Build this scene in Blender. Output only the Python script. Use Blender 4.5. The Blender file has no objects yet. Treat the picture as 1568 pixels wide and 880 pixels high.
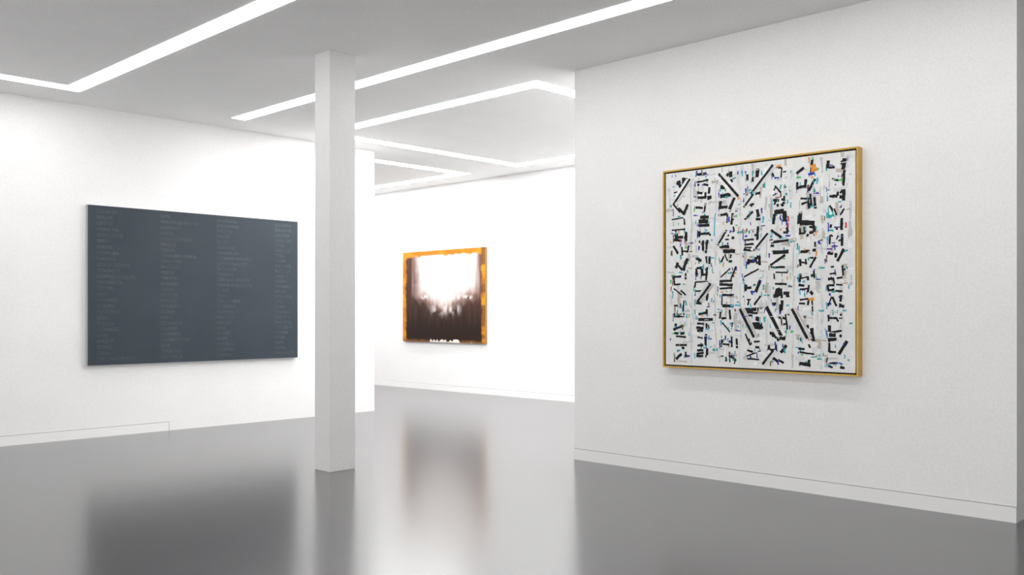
import bpy, bmesh, math, random
import numpy as np
from mathutils import Vector

scene = bpy.context.scene
scene.view_settings.view_transform = 'Standard'
scene.view_settings.look = 'None'
scene.view_settings.exposure = 0.22
scene.view_settings.gamma = 1.16

H = 3.98          # ceiling height
EYE = 1.5
XR, YR0, YR1 = 7.23, 1.985, 6.11   # picture wall on the right
YL, XL1 = 11.33, 8.66              # left wall
XB = 11.85                         # far wall

# ------------------------------------------------------------ materials
def new_mat(name):
    m = bpy.data.materials.new(name)
    m.use_nodes = True
    nt = m.node_tree
    return m, nt, nt.nodes['Principled BSDF']

def mottled(name, c, rough, var=0.02, scale=3.0, bump=0.0, bscale=150, spec=0.3, metallic=0.0, grain=0.0):
    m, nt, b = new_mat(name)
    tc = nt.nodes.new('ShaderNodeTexCoord')
    n = nt.nodes.new('ShaderNodeTexNoise'); n.inputs['Scale'].default_value = scale
    n.inputs['Detail'].default_value = 5
    nt.links.new(tc.outputs['Object'], n.inputs['Vector'])
    r = nt.nodes.new('ShaderNodeValToRGB')
    r.color_ramp.elements[0].position = 0.3
    r.color_ramp.elements[1].position = 0.7
    r.color_ramp.elements[0].color = (*[max(0, x*(1-var)) for x in c], 1)
    r.color_ramp.elements[1].color = (*[min(1, x*(1+var)) for x in c], 1)
    nt.links.new(n.outputs['Fac'], r.inputs['Fac'])
    out = r.outputs['Color']
    if grain > 0:      # roller-stipple of the paint
        n3 = nt.nodes.new('ShaderNodeTexNoise'); n3.inputs['Scale'].default_value = 60; n3.inputs['Detail'].default_value = 3
        nt.links.new(tc.outputs['Object'], n3.inputs['Vector'])
        r3 = nt.nodes.new('ShaderNodeValToRGB')
        r3.color_ramp.elements[0].position = 0.35; r3.color_ramp.elements[1].position = 0.65
        r3.color_ramp.elements[0].color = (1-grain,)*3+(1,); r3.color_ramp.elements[1].color = (1,1,1,1)
        nt.links.new(n3.outputs['Fac'], r3.inputs['Fac'])
        mx = nt.nodes.new('ShaderNodeMix'); mx.data_type='RGBA'; mx.blend_type='MULTIPLY'
        mx.inputs[0].default_value=1.0
        nt.links.new(out, mx.inputs[6]); nt.links.new(r3.outputs['Color'], mx.inputs[7]); out = mx.outputs[2]
    nt.links.new(out, b.inputs['Base Color'])
    b.inputs['Roughness'].default_value = rough
    b.inputs['Specular IOR Level'].default_value = spec
    b.inputs['Metallic'].default_value = metallic
    if bump > 0:
        n2 = nt.nodes.new('ShaderNodeTexNoise'); n2.inputs['Scale'].default_value = bscale
        nt.links.new(tc.outputs['Object'], n2.inputs['Vector'])
        bp = nt.nodes.new('ShaderNodeBump'); bp.inputs['Strength'].default_value = bump
        bp.inputs['Distance'].default_value = 0.002
        nt.links.new(n2.outputs['Fac'], bp.inputs['Height'])
        nt.links.new(bp.outputs['Normal'], b.inputs['Normal'])
    return m

def emit(name, strength, col=(1, 0.995, 0.99)):
    m, nt, b = new_mat(name)
    b.inputs['Base Color'].default_value = (0.8, 0.8, 0.8, 1)
    b.inputs['Emission Color'].default_value = (*col, 1)
    b.inputs['Emission Strength'].default_value = strength
    return m

M_wall = mottled('wall_paint', (0.872, 0.868, 0.864), 0.85, 0.015, 2.0, 0.15, 220, 0.2, 0, 0.06)
M_ceil = mottled('ceiling_paint', (0.85, 0.846, 0.842), 0.9, 0.015, 2.0, 0.15, 220, 0.1, 0, 0.07)
M_col = mottled('column_paint', (0.735, 0.731, 0.727), 0.8, 0.012, 3.0, 0.1, 220, 0.2, 0, 0.05)
M_base = mottled('baseboard_paint', (0.86, 0.856, 0.852), 0.6, 0.01)
M_gap_shade = mottled('gap_shade_grey', (0.3, 0.3, 0.3), 0.9, 0.02)  # grey painted on a raised strip, stands in for the groove's shade
M_floor = mottled('polished_floor', (0.078, 0.0755, 0.0765), 0.2, 0.06, 1.2, 0.0, 100, 0.5)
M_lampF = emit('lamp_diffuser', 10.0)
M_lampB = emit('lamp_diffuser_bright', 31.0)
M_frame = mottled('window_frame_paint', (0.5, 0.5, 0.5), 0.5, 0.02)  # frames of the added fill openings

# ------------------------------------------------------------ mesh helpers
class MB:
    def __init__(s): s.v=[]; s.f=[]; s.m=[]
    def box(s, x0,x1,y0,y1,z0,z1, m=0):
        o=len(s.v)
        s.v += [(x0,y0,z0),(x1,y0,z0),(x1,y1,z0),(x0,y1,z0),(x0,y0,z1),(x1,y0,z1),(x1,y1,z1),(x0,y1,z1)]
        s.f += [tuple(o+i for i in q) for q in ((0,3,2,1),(4,5,6,7),(0,1,5,4),(1,2,6,5),(2,3,7,6),(3,0,4,7))]
        s.m += [m]*6
    def poly(s, pts, m=0):
        o=len(s.v); s.v += [tuple(p) for p in pts]
        s.f.append(tuple(range(o,o+len(pts)))); s.m.append(m)
    def make(s, name, mats, parent=None, bevel=0.0):
        me=bpy.data.meshes.new(name); me.from_pydata(s.v,[],s.f)
        for mt in mats: me.materials.append(mt)
        for p,mi in zip(me.polygons,s.m): p.material_index=mi
        me.update()
        ob=bpy.data.objects.new(name,me); scene.collection.objects.link(ob)
        if parent: ob.parent=parent
        if bevel>0:
            b=ob.modifiers.new('bevel','BEVEL'); b.width=bevel; b.segments=2; b.limit_method='ANGLE'
        return ob

def box(name, b, mat, bevel=0.0, parent=None):
    k=MB(); k.box(*b); return k.make(name,[mat],parent,bevel)

def empty(name, loc=(0,0,0)):
    e=bpy.data.objects.new(name,None); e.empty_display_size=0.2
    scene.collection.objects.link(e); return e

# ------------------------------------------------------------ shell
XN, YN, YF = -3.0, -3.0, 17.5
box('floor', (XN-.3, XB+.3, YN-.3, YF+.3, -0.15, 0), M_floor)
box('ceiling', (XN-.3, XB+.3, YN-.3, YF+.3, H, H+0.2), M_ceil)
box('wall_left', (XN, XL1, YL, YL+0.35, 0, H), M_wall)
box('wall_right', (XR, XR+0.6, YR0, YR1, 0, H), M_wall)
box('wall_partition', (XR+0.6, XB, YR1-0.3, YR1, 0, H), M_wall)
box('wall_back', (XB, XB+0.3, YN-.3, YF+.3, 0, H), M_wall)
box('wall_far', (XN, XB, YF, YF+0.3, 0, H), M_wall)
# invented unglazed openings behind the viewer, added to let in fill light
WZ0,WZ1=0.12,3.72
def wall_with_fill_openings(name, axis, c0, c1, a0, a1, openings):
    k=MB()
    def b(p,q,z0,z1):
        if axis=='y': k.box(c0,c1,p,q,z0,z1)
        else: k.box(p,q,c0,c1,z0,z1)
    cur=a0
    for (p,q) in openings:
        b(cur,p,0,H); b(p,q,0,WZ0); b(p,q,WZ1,H); cur=q
    b(cur,a1,0,H); k.make(name,[M_wall])
def window(n_, axis, c0, c1, p, q):
    k=MB(); t=.06; cm=(c0+c1)/2
    def b(a0,a1,z0,z1):
        if axis=='y': k.box(cm-t/2,cm+t/2,a0,a1,z0,z1)
        else: k.box(a0,a1,cm-t/2,cm+t/2,z0,z1)
    b(p,q,WZ0,WZ0+t); b(p,q,WZ1-t,WZ1)
    n=max(1,round((q-p)/1.8))
    for i in range(n+1):
        a=p+(q-p-t)*i/n; b(a,a+t,WZ0+t,WZ1-t)
    k.make('window_%d'%n_,[M_frame])
wall_with_fill_openings('wall_side','y',XN-.3,XN,YN-.3,YF+.3,[(-2.4,3.8),(4.6,10.9)])
window(1,'y',XN-.3,XN,-2.4,3.8); window(2,'y',XN-.3,XN,4.6,10.9)
wall_with_fill_openings('wall_near','x',YN-.3,YN,XN,XB,[(-2.4,3.0)])
window(3,'x',YN-.3,YN,-2.4,3.0)
box('column', (5.027, 5.32, 7.26, 7.508, 0, H), M_col, 0.003)

def baseboard(name, axis, a0, a1, face, sgn, h=0.108):
    k=MB(); t=0.010
    f0,f1 = sorted((face, face+sgn*t)); g0,g1 = sorted((face, face+sgn*0.002))
    if axis=='x':
        k.box(a0,a1,f0,f1,0,h,0); k.box(a0,a1,g0,g1,h,h+0.007,1)
    else:
        k.box(f0,f1,a0,a1,0,h,0); k.box(g0,g1,a0,a1,h,h+0.007,1)
    return k
k=baseboard('b','x',XN,5.386,YL,-1); k.box(5.386,5.396,YL-0.002,YL,0,0.115,1)
k.make('baseboard_left',[M_base,M_gap_shade])
baseboard('b','y',YR0,YR1,XR,-1).make('baseboard_right',[M_base,M_gap_shade])
baseboard('b','y',YR1,YF,XB,-1).make('baseboard_back',[M_base,M_gap_shade])

# ------------------------------------------------------------ ceiling lights
W=0.195; T=0.004
def lamp(rects, mat):
    k=MB()
    for (x0,x1,y0,y1) in rects: k.box(x0,x1,y0,y1,H-T,H+0.02)
    return k.make('linear_ceiling_light',[mat])
lamp([(3.84,4.035,-1.5,10.66),(-2.2,3.84,10.465,10.66)], M_lampF)
lamp([(5.92,6.11,0.5,10.70)], M_lampF)
def loop(x0,x1,y0,y1,mat):
    lamp([(x0,x0+W,y0,y1),(x1-W,x1,y0,y1),(x0+W,x1-W,y0,y0+W),(x0+W,x1-W,y1-W,y1)],mat)
loop(7.235,11.25,6.64,10.78,M_lampB)
loop(7.235,11.25,11.93,16.6,M_lampB)

# ------------------------------------------------------------ dark name painting (left wall)
P=empty('dark_text_painting')
M_slate,nt,b=new_mat('slate_canvas')
tc=nt.nodes.new('ShaderNodeTexCoord'); n=nt.nodes.new('ShaderNodeTexNoise'); n.inputs['Scale'].default_value=1.6; n.inputs['Detail'].default_value=8
r=nt.nodes.new('ShaderNodeValToRGB')
r.color_ramp.elements[0].position=.3; r.color_ramp.elements[0].color=(0.023,0.032,0.042,1)
r.color_ramp.elements[1].position=.7; r.color_ramp.elements[1].color=(0.030,0.040,0.051,1)
nt.links.new(tc.outputs['Object'],n.inputs['Vector']); nt.links.new(n.outputs['Fac'],r.inputs['Fac']); nt.links.new(r.outputs['Color'],b.inputs['Base Color'])
b.inputs['Roughness'].default_value=.6; b.inputs['Specular IOR Level'].default_value=.2
M_slateside=mottled('canvas_side',(0.35,0.36,0.37),.7)
k=MB(); k.box(4.357,7.261,11.27,YL,0.87,2.795,1)
k.poly([(4.359,11.2695,0.872),(7.259,11.2695,0.872),(7.259,11.2695,2.793),(4.359,11.2695,2.793)],0)
k.make('canvas',[M_slate,M_slateside],P)
M_let=mottled('faint_lettering',(0.060,0.074,0.088),.6,.35,5,0,100,.2)
random.seed(5)
syl=['MA','RI','AN','TO','BER','LEN','KO','SA','VI','DOR','EL','NA','HU','GO','WAL','TER','IS','RO','JU','PE','KA','ST','OS','LU','MI','CH']
def word():
    w=''.join(random.choice(syl) for _ in range(random.choice([2,2,3,3])))
    if random.random()<.25: w+=' '+''.join(random.choice(syl) for _ in range(random.choice([1,2,3])))
    return w
for ci,x in enumerate((4.463,5.255,6.021,6.893)):
    cu=bpy.data.curves.new('names','FONT')
    cu.body='\n'.join(word()[:(8 if ci==3 else 14)] for _ in range(26))
    cu.size=0.058; cu.space_line=1.2
    ob=bpy.data.objects.new('name_column_%d'%(ci+1),cu); scene.collection.objects.link(ob)
    ob.location=(x,11.2685,2.70); ob.rotation_euler=(math.pi/2,0,0)
    bpy.context.view_layer.update()
    dg=bpy.context.evaluated_depsgraph_get()
    me=bpy.data.meshes.new_from_object(ob.evaluated_get(dg))
    ys=[v.co.y for v in me.vertices]; s=(1.82)/(max(ys)-min(ys)); top=max(ys)
    for v in me.vertices: v.co.y=(v.co.y-top)*s
    loc=Vector((x,11.2685,2.745))
    nm=ob.name; bpy.data.objects.remove(ob)
    o2=bpy.data.objects.new(nm,me); scene.collection.objects.link(o2)
    o2.location=loc; o2.rotation_euler=(math.pi/2,0,0); o2.parent=P
    me.materials.clear(); me.materials.append(M_let)

# ------------------------------------------------------------ glyph painting (right wall)
G=empty('framed_glyph_painting')
M_gold=mottled('gold_frame',(0.55,0.31,0.035),.35,.10,12,0,100,.5,.3)
M_rebate_shade=mottled('frame_rebate_shade',(0.02,0.018,0.015),.8)  # near-black colour stands in for shade in the gap round the canvas
M_canvas=mottled('white_canvas',(0.76,0.765,0.755),.8,.06,9,.4,60)
M_blk=mottled('black_paint',(0.003,0.003,0.004),.6,.3,20,0,100,.2)
Y0,Y1,Z0,Z1=3.107,4.968,0.995,2.822
XF=7.15
k=MB(); fw=0.013
k.box(XF,XR,Y0,Y1,Z0,Z0+fw,0); k.box(XF,XR,Y0,Y1,Z1-fw,Z1,0)
k.box(XF,XR,Y0,Y0+fw,Z0+fw,Z1-fw,0); k.box(XF,XR,Y1-fw,Y1,Z0+fw,Z1-fw,0)
k.box(XF+0.03,XR-0.005,Y0+fw,Y1-fw,Z0+fw,Z1-fw,1)
k.make('frame',[M_gold,M_rebate_shade],G)
g=fw+0.014
k=MB(); k.box(XF+0.012,XF+0.03,Y0+g,Y1-g,Z0+g,Z1-g,0)
k.make('canvas',[M_canvas],G)
XC=XF+0.0115
cols={'grey':(0.50,0.50,0.49),'warm':(0.48,0.42,0.36),'pale':(0.64,0.65,0.66),'teal':(0.005,0.32,0.30),'blue':(0.008,0.018,0.36),
      'orange':(0.78,0.25,0.01),'violet':(0.08,0.03,0.28),'green':(0.05,0.42,0.10),'red':(0.5,0.03,0.03),'sky':(0.05,0.42,0.58),'brown':(0.12,0.06,0.03),'white':(0.79,0.79,0.78)}
names=list(cols); mats=[M_blk]+[mottled('paint_'+n_,cols[n_],.7,.15,15) for n_ in names]
idx={n_:i+1 for i,n_ in enumerate(names)}
random.seed(47)
k=MB()
lay=[0]
CW,CH=(Y1-Y0-2*g),(Z1-Z0-2*g)
def stroke(ya,za,yb,zb,w,m,jit=0.25):
    """brush bar; ya/yb measured rightwards from canvas left, z up from canvas bottom"""
    lay[0]+=1
    x=XC-0.00002-0.0000006*lay[0]
    dy,dz=yb-ya,zb-za; L=math.hypot(dy,dz) or 1e-4
    ny,nz=-dz/L,dy/L; n=4
    up=[];dn=[]
    for i in range(n+1):
        t=i/n; j1=1+random.uniform(-jit,jit); j2=1+random.uniform(-jit,jit)
        e=random.uniform(-.2,.2)*w if i in(0,n) else 0
        cy=ya+dy*t+dy/L*e; cz=za+dz*t+dz/L*e
        up.append((cy+ny*w/2*j1,cz+nz*w/2*j1)); dn.append((cy-ny*w/2*j2,cz-nz*w/2*j2))
    pts=[(min(max(a,0.003),CW-.003),min(max(b_,0.003),CH-.003)) for a,b_ in up+dn[::-1]]
    N=n+1
    for i in range(n):
        q=[pts[i],pts[i+1],pts[2*N-2-i],pts[2*N-1-i]]
        k.poly([(x,Y1-g-a,Z0+g+b_) for a,b_ in q],m)
colc=[Y1-g-(4.787-0.2495*i) for i in range(7)]
# ground smears
for _ in range(320):
    c=random.choice(colc)+random.uniform(-.13,.13); z=random.uniform(.03,CH-.03)
    m=idx[random.choice(['grey','pale','pale','pale','warm','white','white'])]
    if random.random()<.6: stroke(c,z,c+random.uniform(-.01,.01),z+random.uniform(.05,.18),random.uniform(.01,.035),m,.5)
    else: stroke(c-.04,z,c+random.uniform(.03,.08),z+random.uniform(-.01,.01),random.uniform(.01,.03),m,.5)
for i in range(6):   # pale vertical seams between columns
    c=(colc[i]+colc[i+1])/2
    z=0.02
    while z<CH-.1:
        l=random.uniform(.08,.25)
        if random.random()<.75: stroke(c+random.uniform(-.012,.012),z,c+random.uniform(-.012,.012),min(z+l,CH-.02),random.uniform(.006,.018),idx[random.choice(['grey','pale','grey','sky' if random.random()<.2 else 'pale'])],.5)
        z+=l
def dabs(n_,s=1.0):
    for _ in range(n_):
        c=random.choice(colc)+random.uniform(-.11,.11); z=random.uniform(.04,CH-.04)
        m=idx[random.choice(['teal','teal','teal','teal','blue','blue','blue','sky','violet','green','sky','brown','teal','sky','grey','warm','red' if random.random()<.3 else 'blue','orange' if random.random()<.6 else 'sky'])]
        l=random.uniform(.018,.055)*s; w=random.uniform(.009,.018)*s
        if random.random()<.65: stroke(c,z,c+random.uniform(-.006,.006),z+l,w,m,.5)
        else: stroke(c,z,c+l,z+random.uniform(-.006,.006),w,m,.5)
dabs(330)
# glyph vocabulary (unit cell, x right, y up): fragmentary bars and hooks
CON=[[(0,1,1,1),(1,1,1,0)],[(0,1,0,0),(0,0,1,0)],[(0,1,1,1),(0,1,0,0)],[(0,1,1,1),(0,1,0,0),(0,0,1,0)],
     [(0,1,1,1),(1,1,1,.5),(1,.5,0,.5),(0,.5,0,0),(0,0,1,0)],[(0,1,1,1),(1,1,1,0),(0,0,0,1)],
     [(.5,1,0,0),(.5,1,1,0)],[(0,1,.7,0),(.5,.6,1,0)],[(0,.5,1,.5),(.5,.5,.5,0)],[(0,0,1,1)],[(0,1,1,0)],
     [(0,1,0,0),(0,.5,1,.5),(1,.5,1,0)],[(0,1,1,1),(0,0,1,0)],[(0,.9,0,.1),(1,1,1,.2),(0,.4,1,.4)],[(.5,1,0,0),(.5,1,1,0),(0,0,1,0)],
     [(0,1,1,1),(0,.5,1,.5),(0,0,1,0)],[(0,.3,.7,.3),(.7,.3,.7,1)],[(0,1,1,1),(1,1,1,0),(0,.5,1,.5)],
     [(0,1,1,1),(.5,1,0,0),(.5,.6,1,0)],[(0,0,1,1),(0,.9,.4,.9)]]
VOW=[[(.5,1,.5,0),(.5,.5,1,.5)],[(.6,1,.6,0),(.6,.5,0,.5)],[(.5,1,.5,0)],[(.2,1,.2,.1),(.9,.9,.9,0)],[(.5,1,.5,.5),(.1,.2,.9,.2)],[(.5,1,.5,0),(.5,.7,0,.7),(.5,.3,0,.3)],[(0,0,1,1)]]
HV=[[(0,0,1,0),(.5,0,.5,1)],[(0,1,1,1),(.5,1,.5,0)],[(0,.5,1,.5)],[(0,.5,.4,.5),(.65,.5,1,.5)]]
def put(gl,x0,z0,w,h,th):
    for (a,b_,c,d) in gl:
        if random.random()<.10: continue
        if random.random()<.20:   # broken bar
            c=a+(c-a)*.6; d=b_+(d-b_)*.6
        jj=lambda:random.uniform(-.009,.009)
        stroke(x0+a*w+jj(),z0+b_*h+jj(),x0+c*w+jj(),z0+d*h+jj(),th*random.uniform(.7,1.3),0,.22)
for ci,c in enumerate(colc):
    z=CH-.045
    while z>0.08:
        hh=random.uniform(.08,.12)
        if z-hh<0.03: hh=z-.025
        w=random.uniform(.11,.16); x0=c-w/2+random.uniform(-.018,.018); zb=z-hh
        th=random.choice([.017,.020,.023,.026,.029])
        if random.random()<.6: stroke(x0-.014,zb,x0-.014,zb+hh*random.uniform(.3,.9),.011,idx[random.choice(['teal','blue','sky','grey','brown','violet'])],.5)
        r_=random.random()
        if r_<.5:
            put(random.choice(CON),x0,zb+random.uniform(0,.3)*hh,w*.55,hh*.66,th*.9); put(random.choice(VOW),x0+w*.66,zb,w*.36,hh,th)
        elif r_<.72:
            put(random.choice(CON),x0,zb+hh*.38,w*.9,hh*.6,th*.9); put(random.choice(HV),x0+random.uniform(-.01,.02),zb,w*.9,hh*.16,th)
        elif r_<.9:
            put(random.choice(CON),x0,zb+.01,w*.4,hh-.02,th*.9); put(random.choice(CON),x0+w*.6,zb,w*.42,hh-.01,th*.9)
        else:
            put(random.choice(CON),x0,zb+.01,w*.9,hh-.02,th*1.2)
        z-=hh+random.uniform(.018,.028)
# long diagonal bars
def px(yw,zw): return (Y1-g-yw, zw-(Z0+g))
for (ya,za,yb,zb,w) in [(4.86,2.50,4.68,2.72,.022),(4.38,2.74,4.18,2.52,.024),(4.06,2.53,3.85,2.76,.022),(4.60,1.60,4.46,1.76,.024),
                        (4.17,1.54,4.03,1.29,.026),(3.91,1.55,3.77,1.30,.030),(3.68,1.54,3.54,1.29,.026),(3.95,1.06,3.85,1.18,.022),
                        (4.39,2.10,4.30,2.23,.02),(4.03,2.04,3.90,2.18,.02),(4.13,2.42,4.04,2.52,.02)]:
    a=px(ya,za); b2=px(yb,zb)
    for o in (-.028,.028): stroke(a[0]+o,a[1],b2[0]+o,b2[1],w*1.4,idx[random.choice(['white','pale'])],.3)
    stroke(a[0],a[1],b2[0],b2[1],w,0,.12)
    if random.random()<.5: stroke(a[0]+.034,a[1],b2[0]+.034,b2[1],w*.5,idx[random.choice(['warm','grey'])],.4)
for z_,m in ((2.70,'orange'),(2.67,'orange'),(2.64,'blue'),(1.61,'orange')):
    a=px(3.53+random.uniform(-.03,.03),z_); stroke(a[0],a[1],a[0]+.045,a[1]+.01,.028,idx[m],.4)
dabs(170,.8)
for _ in range(130):   # white scratches breaking strokes
    c=random.uniform(.03,CW-.05); z=random.uniform(.03,CH-.05)
    if random.random()<.5: stroke(c,z,c,z+random.uniform(.03,.08),.005,idx['white'],.5)
    else: stroke(c,z,c+random.uniform(.03,.08),z,.005,idx['white'],.5)
k.make('brush_strokes',mats,G)

# ------------------------------------------------------------ far painting (orange edged)
F=empty('abstract_orange_painting')
Y0,Y1,Z0,Z1=12.12,14.50,0.935,2.715
M_side=mottled('canvas_edge',(0.35,0.16,0.04),.8)
XP=XB-0.05
box('stretcher',(XP,XB-0.002,Y0,Y1,Z0,Z1),M_side,0,F)
def vnoise(u,v,fu,fv,seed):
    rr=np.random.RandomState(seed).rand(int(fu)+3,int(fv)+3)
    a=u*fu; b_=v*fv; i=a.astype(int); j=b_.astype(int); fa=a-i; fb=b_-j
    fa=fa*fa*(3-2*fa); fb=fb*fb*(3-2*fb)
    return (rr[i,j]*(1-fa)+rr[i+1,j]*fa)*(1-fb)+(rr[i,j+1]*(1-fa)+rr[i+1,j+1]*fa)*fb
NU,NV=300,220
U,V=np.meshgrid(np.linspace(0,1,NU),np.linspace(0,1,NV))  # u left->right in view, v bottom->top
streak=.5*vnoise(U,V,40,3,1)+.3*vnoise(U,V,90,6,2)+.2*vnoise(U,V,14,2,3)
blot=.6*vnoise(U,V,9,7,4)+.4*vnoise(U,V,30,24,5)
def ss(a,b_,x): t=np.clip((x-a)/(b_-a),0,1); return t*t*(3-2*t)
def mix(A,B,t): return A*(1-t[...,None])+B*t[...,None]
dark=np.array([.012,.005,.003]); plum=np.array([.055,.022,.016]); mauve=np.array([.30,.18,.15]); white=np.array([.80,.74,.71])
O=np.ones((NV,NU,3))
C=O*dark
C=mix(C,plum*O,ss(.1,.75,V+.15*(streak-.5))*.9)
C=mix(C,plum*1.5*O,ss(.45,.75,streak)*ss(.1,.5,V)*.35)
bound=.555-.16*np.exp(-((U-.52)/.20)**2)+.10*(streak-.5)+.14*(blot-.5)
side=ss(.08,.20,U+.06*(streak-.5))*(1-ss(.90,.97,U+.04*(streak-.5)))
C=mix(C,mauve*O,ss(-.15,.03,V-bound)*side)
side2=ss(.12,.25,U+.07*(streak-.5)+.08*(blot-.5))*(1-ss(.85,.94,U+.06*(streak-.5)))
C=mix(C,white*O,ss(-.06,.10,V-bound+.06*(blot-.5))*side2*(.85+.15*streak))
row=np.exp(-((V-.49-.02*(vnoise(U,V,30,2,8)-.5))/.018)**2)*ss(.22,.26,U)*(1-ss(.83,.87,U))*ss(.3,.55,vnoise(U,V,42,30,7))
C=mix(C,white*O,np.clip(row*.85,0,1))
row=np.exp(-((V-.36)/.045)**2)*ss(.33,.42,U)*(1-ss(.66,.75,U))*ss(.4,.7,vnoise(U,V,30,14,9))*.6
C=mix(C,white*O,row)
n1=vnoise(U,V,24,18,10)-.5; n2=vnoise(U,V,8,60,11)-.5
org=np.array([.50,.145,.004]); yel=np.array([.62,.23,.008]); brn=np.array([.17,.065,.010])
oc=mix(org*O,yel*O,ss(.4,.7,vnoise(U,V,12,12,12)))
e=1-ss(.030,.055,U+.015*n1+.012*n2); C=mix(C,oc,e)
e=1-ss(.045,.075,(1-V)+.02*n1); C=mix(C,oc,e)
e=1-ss(.028,.050,(1-U)+.015*n1+.01*n2); C=mix(C,mix(brn*O,oc,ss(.35,.8,vnoise(U,V,4,14,15))),e)
e=(1-ss(.01,.03,V+.02*n1))*.7; C=mix(C,brn*O,e)
rag=(V<.04*vnoise(U,V,50,2,13)*ss(.45,.6,vnoise(U,V,9,1,14)))&(U>.35)&(U<.85)
C[rag]=(.7,.66,.6)
me=bpy.data.meshes.new('painted_surface')
vs=[(XP-0.001,Y1-u*(Y1-Y0),Z0+v*(Z1-Z0)) for u,v in zip(U.ravel(),V.ravel())]
fs=[(j*NU+i,j*NU+i+1,(j+1)*NU+i+1,(j+1)*NU+i) for j in range(NV-1) for i in range(NU-1)]
me.from_pydata(vs,[],fs)
ca=me.color_attributes.new('paint','FLOAT_COLOR','POINT')
ca.data.foreach_set('color',np.concatenate([C,np.ones((NV,NU,1))],axis=2).astype(np.float32).ravel())
M_abs,nt,b=new_mat('abstract_paint')
at=nt.nodes.new('ShaderNodeVertexColor'); at.layer_name='paint'
nt.links.new(at.outputs['Color'],b.inputs['Base Color']); b.inputs['Roughness'].default_value=.6; b.inputs['Specular IOR Level'].default_value=.12
me.materials.append(M_abs)
ob=bpy.data.objects.new('painted_surface',me); scene.collection.objects.link(ob); ob.parent=F

# ------------------------------------------------------------ world + camera
w=bpy.data.worlds.new('world'); scene.world=w; w.use_nodes=True
w.node_tree.nodes['Background'].inputs[0].default_value=(1,0.995,0.99,1)
w.node_tree.nodes['Background'].inputs[1].default_value=1.75  # bright white surround, added as fill through the invented openings
cam=bpy.data.cameras.new('camera'); co=bpy.data.objects.new('camera',cam); scene.collection.objects.link(co)
cam.sensor_width=36; cam.lens=32.35; cam.shift_y=0.0249
co.location=(0,0,EYE); co.rotation_euler=(math.pi/2,0,math.radians(44.1)-math.pi/2)
scene.camera=co
